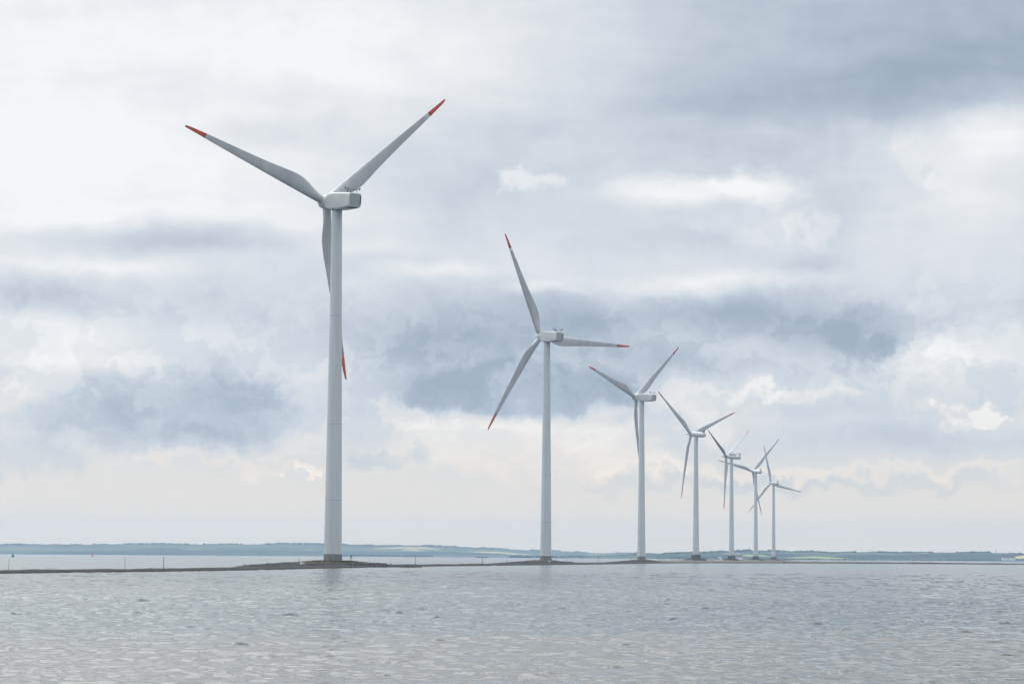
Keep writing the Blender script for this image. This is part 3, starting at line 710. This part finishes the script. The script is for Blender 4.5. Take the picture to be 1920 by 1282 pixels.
# ------------------------------------------------------------------ buoys
def buoy(px, py_w, top_y, kind_, label):
    Y_ = (CAM_H) / -ray(px, py_w)[1]; Y_ = min(max(Y_, 300), 6500)
    g = at(px, py_w, Y_); h = (py_w - top_y) * Y_ / FPX
    o = empty('buoy', (g.x, g.y, 0)); tag(o, label, 'buoy', 'channel buoys off the far shore')
    m = M_green if kind_ == 'cone' else (M_dark if kind_ == 'spar' else M_red)
    b = bmesh.new(); lathe(b, [(.28 * h, -.3), (.30 * h, .06 * h), (.24 * h, .14 * h), (.10 * h, .18 * h)], 20); link_mesh('float', b, m, o, True)
    b = bmesh.new()
    if kind_ == 'cone':
        lathe(b, [(.25 * h, .14 * h), (.16 * h, .42 * h), (.11 * h, .66 * h), (.05 * h, .74 * h)], 16)
    elif kind_ == 'ball':
        lathe(b, [(.26 * h, .1 * h), (.30 * h, .4 * h), (.22 * h, .62 * h), (.06 * h, .72 * h)], 16)
    else:
        lathe(b, [(.16 * h, .12 * h), (.13 * h, .4 * h), (.09 * h, .72 * h), (.04 * h, .76 * h)], 14)
    link_mesh('body', b, m, o, True)
    b = bmesh.new(); lathe(b, [(.03 * h, .7 * h), (.03 * h, .8 * h), (.10 * h if kind_ != 'cone' else .12 * h, .82 * h), (.02 * h if kind_ == 'cone' else .10 * h, h)], 12); link_mesh('topmark', b, m, o)
    return o
buoy(24, 1044, 1034, 'cone', 'green conical buoy, largest buoy, near the left edge')
buoy(173, 1042.5, 1035.3, 'pillar', 'slim red pillar buoy, tallest of the red ones')
buoy(412.3, 1042.6, 1039.2, 'ball', 'small squat red buoy left of the nearest mound')
buoy(47, 1039, 1035.8, 'spar', 'tiny dark spar buoy by the far shore, just right of the green buoy')
buoy(86.5, 1039.2, 1035.8, 'spar', 'tiny dark spar buoy by the far shore, left of the red pillar buoy')
buoy(277, 1041, 1037.8, 'spar', 'tiny dark buoy by the far shore, above the right one of the two bare stakes')
buoy(490, 1042, 1037.5, 'spar', 'tiny dark spar buoy by the far shore, left of the nearest tower')

# ------------------------------------------------------------------ gulls
def bird(px, py, label, face=1, s=1.0):
    g = ground(px, py, .33); o = empty('bird', (g.x, g.y, .26), 0 if face > 0 else math.pi)
    tag(o, label, 'bird', 'white gulls resting on the sandbank')
    b = bmesh.new()
    prof = [(-.36, .34, .015), (-.26, .36, .06), (-.12, .36, .12), (.02, .36, .145), (.14, .38, .12), (.22, .44, .075), (.27, .52, .06), (.31, .58, .075), (.36, .585, .055), (.40, .575, .02), (.48, .56, .008)]
    loft(b, [[Vector((x, r2 * .8 * math.cos(a * math.pi / 5), z + r2 * math.sin(a * math.pi / 5))) * s for a in range(10)] for x, z, r2 in prof])
    bmesh.ops.recalc_face_normals(b, faces=b.faces); bo = link_mesh('body', b, M_bird, o, True)
    for sy in (-1, 1):
        b = bmesh.new()
        loft(b, [[Vector((x, sy * (.10 + .03 * math.cos(a * math.pi / 3)), z + r2 * math.sin(a * math.pi / 3))) * s for a in range(6)] for x, z, r2 in ((-.42, .33, .012), (-.25, .37, .05), (0, .39, .07), (.12, .38, .03))])
        bmesh.ops.recalc_face_normals(b, faces=b.faces); link_mesh('wing', b, M_birdg, bo, True)
        b = bmesh.new(); tube(b, Vector((.03, sy * .05, 0)) * s, Vector((.03, sy * .05, .26)) * s, .012 * s, n=5); link_mesh('leg', b, M_cane, bo)
bird(563.5, 1060.5, 'white gull nearest the dark stake, left one of the two side by side', 1, 1.25)
bird(568, 1060.2, 'white gull, right one of the two side by side left of the nearest tower', -1, 1.4)
bird(662.5, 1059.5, 'white gull standing alone beside the stake with the green sleeve', 1, 1.5)
bird(1031, 1055.5, 'white gull in front of the second tower', -1, 1.6)

# ------------------------------------------------------------------ far shore
def interp(prof, x):
    xs, ys = zip(*prof); return float(np.interp(x, xs, ys))
RIDGE_A = [(-300, 1017), (0, 1020), (60, 1019.3), (120, 1020.8), (180, 1019.8), (250, 1018.8), (300, 1018), (335, 1019.6), (370, 1020), (420, 1019), (480, 1019.8), (520, 1018), (580, 1018.3), (640, 1019.6), (660, 1020), (700, 1021.5), (740, 1022), (800, 1021.3), (850, 1023.6), (900, 1026), (960, 1029.3), (1010, 1030.8), (1080, 1034), (1120, 1036.5), (1160, 1036), (1200, 1036), (1250, 1036.5), (1320, 1039), (1400, 1043), (1460, 1049)]
RIDGE_B = [(1010, 1046.5), (1060, 1043.5), (1120, 1041.5), (1180, 1038.5), (1230, 1037.8), (1290, 1035), (1320, 1035), (1350, 1032.6), (1380, 1032), (1400, 1030.6), (1440, 1031), (1480, 1033.3), (1520, 1033), (1560, 1035.4), (1600, 1034.4), (1640, 1033.4), (1680, 1035.2), (1720, 1034.5), (1760, 1035.3), (1800, 1035.2), (1850, 1034.3), (1880, 1036), (1920, 1038.3), (2000, 1040), (2300, 1036)]
def land_mat(name, cols, sx, sy, seed):
    """patchwork of fields and woods: real land cover colours by position"""
    m = bpy.data.materials.new(name); m.use_nodes = True; t_ = m.node_tree; b = t_.nodes['Principled BSDF']; L = t_.links; n_ = t_.nodes
    b.inputs['Roughness'].default_value = .95; b.inputs['Specular IOR Level'].default_value = .1
    at_ = n_.new('ShaderNodeAttribute'); at_.attribute_name = 'land_cover'
    g = n_.new('ShaderNodeNewGeometry'); mp = n_.new('ShaderNodeMapping'); mp.inputs['Scale'].default_value = (sx, sy, 0); mp.inputs['Location'].default_value = (seed, 0, 0); L.new(g.outputs['Position'], mp.inputs[0])
    v = n_.new('ShaderNodeTexVoronoi'); v.inputs['Scale'].default_value = 1; L.new(mp.outputs[0], v.inputs['Vector'])
    s = n_.new('ShaderNodeSeparateColor'); L.new(v.outputs['Color'], s.inputs[0])
    cr_ = n_.new('ShaderNodeValToRGB'); cr_.color_ramp.interpolation = 'CONSTANT'; L.new(s.outputs[0], cr_.inputs[0])
    e = cr_.color_ramp.elements; e[0].position = 0; e[0].color = (*cols[0], 1); e[1].position = 1 / len(cols); e[1].color = (*cols[1], 1)
    for i, c in enumerate(cols[2:], 2): x = e.new(i / len(cols)); x.color = (*c, 1)
    mm = n_.new('ShaderNodeMix'); mm.data_type = 'RGBA'; L.new(at_.outputs['Alpha'], mm.inputs[0]); L.new(cr_.outputs[0], mm.inputs[6]); L.new(at_.outputs['Color'], mm.inputs[7])
    L.new(mm.outputs[2], b.inputs['Base Color']); return m
WOODC, PAST, BARL, STUB, RAPE = (.016, .030, .026), (.040, .064, .042), (.085, .105, .06), (.24, .2, .12), (.75, .6, .12)
M_landA = land_mat('farmland_a', [WOODC, PAST, BARL, WOODC, PAST, (.07, .085, .055)], .0016, .0035, 3)
M_landB = land_mat('farmland_b', [WOODC, PAST, WOODC, (.06, .10, .05), PAST, BARL], .0022, .005, 9)
def hill(name, ridge, x0, x1, D0, depth, m, patches, nx=900, nz=34, shore_drop=.0):
    xs = np.linspace(x0, x1, nx); fr = np.linspace(0, 1.35, nz)
    X = np.zeros((nz, nx)); Y = X.copy(); Z = X.copy(); C = np.zeros((nz, nx, 4))
    Dr = D0 + depth
    for i, px in enumerate(xs):
        a = ray(px, 1043)[0]
        hr = at(px, interp(ridge, px), Dr).z + 2.2 * mnoise.fractal(Vector((px * .035, 1, 0)), .7, 2, 4)
        wob = 120 * mnoise.noise(Vector((px * .012, 5, 0))); 
        for j, f_ in enumerate(fr):
            d = D0 + wob * (1 - f_) + depth * f_
            s = (f_ ** .9) if f_ <= 1 else 1 - (f_ - 1) * 1.8
            lum_ = .10 * math.sin(f_ * 7 + 4 * mnoise.noise(Vector((px * .006, f_, 2)))) * (1 - min(1, f_)) * min(1, f_ * 4)
            X[j, i], Y[j, i], Z[j, i] = a * d, d, max(hr, 1) * (s + lum_) - 1.2 * (1 - min(1, f_ * 8))
            y_pix = 641 + 0 * f_
            for (pa, pb, fa, fb, c) in patches:
                jit = 14 * mnoise.noise(Vector((px * .03, f_ * 6, pa)))
                mid = .5 * (pa + pb); tap = 1 - abs((px - mid) / (.5 * (pb - pa))) ** 2 if pa < px < pb else 0
                if pa + jit < px < pb + jit and fa < f_ < fa + (fb - fa) * max(.25, tap): C[j, i] = (*c, 1)
    o = grid_mesh(name, X[::-1], Y[::-1], Z[::-1], m)
    at_ = o.data.color_attributes.new('land_cover', 'FLOAT_COLOR', 'POINT'); at_.data.foreach_set('color', C[::-1].reshape(-1).astype(np.float32))
    tag(o, kind='structure'); return o, (lambda px, f_: None)
hill('far_hills', RIDGE_A, -350, 1480, 8000, 1500, M_landA, [
    (700, 830, .60, .82, (.34, .28, .15)), (745, 800, .45, .60, (.30, .27, .14)), (870, 985, .42, .62, (.40, .34, .12)), (-40, 120, .35, .55, (.16, .16, .09)),
    (330, 400, .45, .55, (.22, .2, .13)), (560, 600, .4, .5, (.15, .16, .08)), (940, 1010, .30, .45, (.35,.32,.22)), (1090, 1150, .5, .75, (.2, .2, .12))], 1100, 34)
hill('near_hills', RIDGE_B, 1000, 2300, 5600, 1100, M_landB, [
    (1345, 1400, .55, .68, (.30, .26, .17)), (1370, 1450, .30, .52, (.26, .28, .12)), (1250, 1330, .45, .6, (.10, .14, .07)), (1470, 1600, .12, .32, (.22, .26, .11)),
    (1470, 1640, .42, .50, (.13, .12, .09)), (1715, 1745, .82, .95, (.35, .28, .18)), (1885, 1960, .35, .72, (.50, .40, .14)), (1500, 1700, .6, .75, (.08, .14, .06))], 900, 34)

# woods along the ridges and on the shore, one mass each
def woodland(name, label, spots, seed):
    r_ = random.Random(seed); b = bmesh.new()
    for (px, D, z, s) in spots:
        a = ray(px, 1043)[0]
        Mb = Matrix.Translation((a * D, D, z)) @ Matrix.Rotation(r_.random() * 6, 4, 'Z') @ Matrix.Diagonal((s * r_.uniform(.8, 1.7), s, s * r_.uniform(.6, 1.05), 1))
        g_ = bmesh.ops.create_icosphere(b, subdivisions=1, radius=1, matrix=Mb)
        for v in g_['verts']: v.co += Vector((r_.uniform(-1, 1), r_.uniform(-1, 1), r_.uniform(-1, 1))) * s * .22
    return tag(link_mesh(name, b, M_wood_far), label, 'woodland', kind='stuff')
r2 = random.Random(8)
def ridge_spots(ridge, x0, x1, D, n, thr, lo, hi, seed):
    out = []
    for _ in range(n):
        px = r2.uniform(x0, x1)
        if mnoise.noise(Vector((px * .02, seed, 0))) > thr:
            z = at(px, interp(ridge, px), D).z; out.append((px, D - r2.uniform(0, 60), z - r2.uniform(0, 2), r2.uniform(lo, hi)))
    return out
woodland('woodland', 'blue grey woods along the crest of the distant left hills', ridge_spots(RIDGE_A, -330, 1300, 9450, 1300, -.08, 2, 4.4, 1), 1)
woodland('woodland', 'darker woods along the crest of the nearer right hills', ridge_spots(RIDGE_B, 1180, 2290, 6650, 1500, -.15, 1.6, 3.6, 2), 2)
woodland('woodland', 'low dark strip of wood on the shore right of the nearest tower', [(px, 7780 + r2.uniform(-40, 40), 2 + r2.uniform(0, 4.0) * max(.25, 1 - ((px - 700) / 115) ** 2), r2.uniform(2, 3.6)) for px in [r2.uniform(625, 812) for _ in range(420)]], 3)
woodland('woodland', 'dark low shore woods on both sides of the second tower', [(px, 6300 + r2.uniform(-40, 40), 1 + r2.uniform(0, 4.5) * (.35 + .65 * max(0, mnoise.noise(Vector((px * .03, 7, 0))) + .4)), r2.uniform(1.6, 3.2)) for px in [r2.uniform(955, 1230) for _ in range(560)]], 4)
woodland('woodland', 'hedges and shore trees under the right hills', [(px, 5560 + r2.uniform(-60, 20), .6 + r2.uniform(0, 1.6), r2.uniform(1.0, 2.3)) for px in [r2.uniform(1230, 2200) for _ in range(420)] if mnoise.noise(Vector((px * .025, 9, 0))) > -.1], 5)

# masts and houses on the far shore
def mast(px, py0, py1, D, label, w_):
    g = at(px, py0, D); h = (py0 - py1) * D / FPX; o = empty('radio_mast', g); tag(o, label, 'mast')
    b = bmesh.new()
    for k in range(3):
        a = k * 2.094; tube(b, (w_ * math.cos(a), w_ * math.sin(a), -3), (w_ * .35 * math.cos(a), w_ * .35 * math.sin(a), h), w_ * .4, w_ * .25, 5)
    for z in np.arange(1, h, 2.2):
        q = w_ * (1 - .6 * z / h)
        for k in range(3):
            a, c = k * 2.094, (k + 1) * 2.094; tube(b, (q * math.cos(a), q * math.sin(a), z), (q * math.cos(c), q * math.sin(c), z + 1.6), w_ * .12, n=4)
    link_mesh('lattice', b, M_steel, o)
    b = bmesh.new(); tube(b, (0, 0, h * .96), (0, 0, h * 1.08), w_ * .5, n=8); link_mesh('antenna', b, M_steel, o)
mast(1405.5, 1031.5, 1024.2, 6650, 'lattice radio mast on the hilltop between the fifth and sixth turbines', .8)
mast(1867.5, 1035, 1030.3, 6650, 'short mast on the hill near the right edge', .9)
def house(px, py, D, w_, d_w, h, label):
    g = at(px, py, D); o = empty('house', (g.x, g.y, max(.6, g.z))); tag(o, label, 'house', 'houses below the right hills')
    b = bmesh.new(); box(b, (0, 0, h / 2 - 1), (w_, d_w, h + 2)); wl = link_mesh('wall', b, M_white, o)
    b = bmesh.new(); ov = .5
    loft(b, [[Vector((x, -d_w / 2 - ov, h)), Vector((x, 0, h + d_w * .42)), Vector((x, d_w / 2 + ov, h))] for x in (-w_ / 2 - ov, w_ / 2 + ov)])
    bmesh.ops.recalc_face_normals(b, faces=b.faces); link_mesh('roof', b, M_roof, o)
    for k in range(int(w_ // 4)):
        b = bmesh.new(); box(b, (-w_ / 2 + 2.2 + k * 4, -d_w / 2 - .03, h * .55), (1.3, .14, 1.3)); link_mesh('window', b, M_dark, wl)
house(1349, 1046.6, 5600, 9, 7, 4.2, 'white gabled house by the shore left of the fifth turbine')
house(1344, 1047.2, 5590, 6, 6, 2.8, 'smaller white house left of the gabled one')
house(1891, 1048.7, 5590, 26, 12, 4.6, 'long white farm building under the yellow field')
house(1383, 1046.6, 5640, 20, 10, 3.4, 'low pale building between the fifth and sixth turbines')

# ------------------------------------------------------------------ haze
b = bmesh.new(); bmesh.ops.create_cube(b, size=1, matrix=Matrix.Translation((0, 0, 62)) @ Matrix.Diagonal((21200, 21200, 128, 1)))
hz_m = bpy.data.materials.new('haze_air'); hz_m.use_nodes = True; t_ = hz_m.node_tree; t_.nodes.remove(t_.nodes['Principled BSDF'])
pv = t_.nodes.new('ShaderNodeVolumePrincipled'); pv.inputs['Color'].default_value = (.54, .75, .97, 1); pv.inputs['Density'].default_value = 7.5e-5; pv.inputs['Anisotropy'].default_value = .3
t_.links.new(pv.outputs[0], t_.nodes['Material Output'].inputs['Volume'])
tag(link_mesh('haze', b, hz_m), 'thin blue haze over the water and far hills', 'haze', kind='stuff')
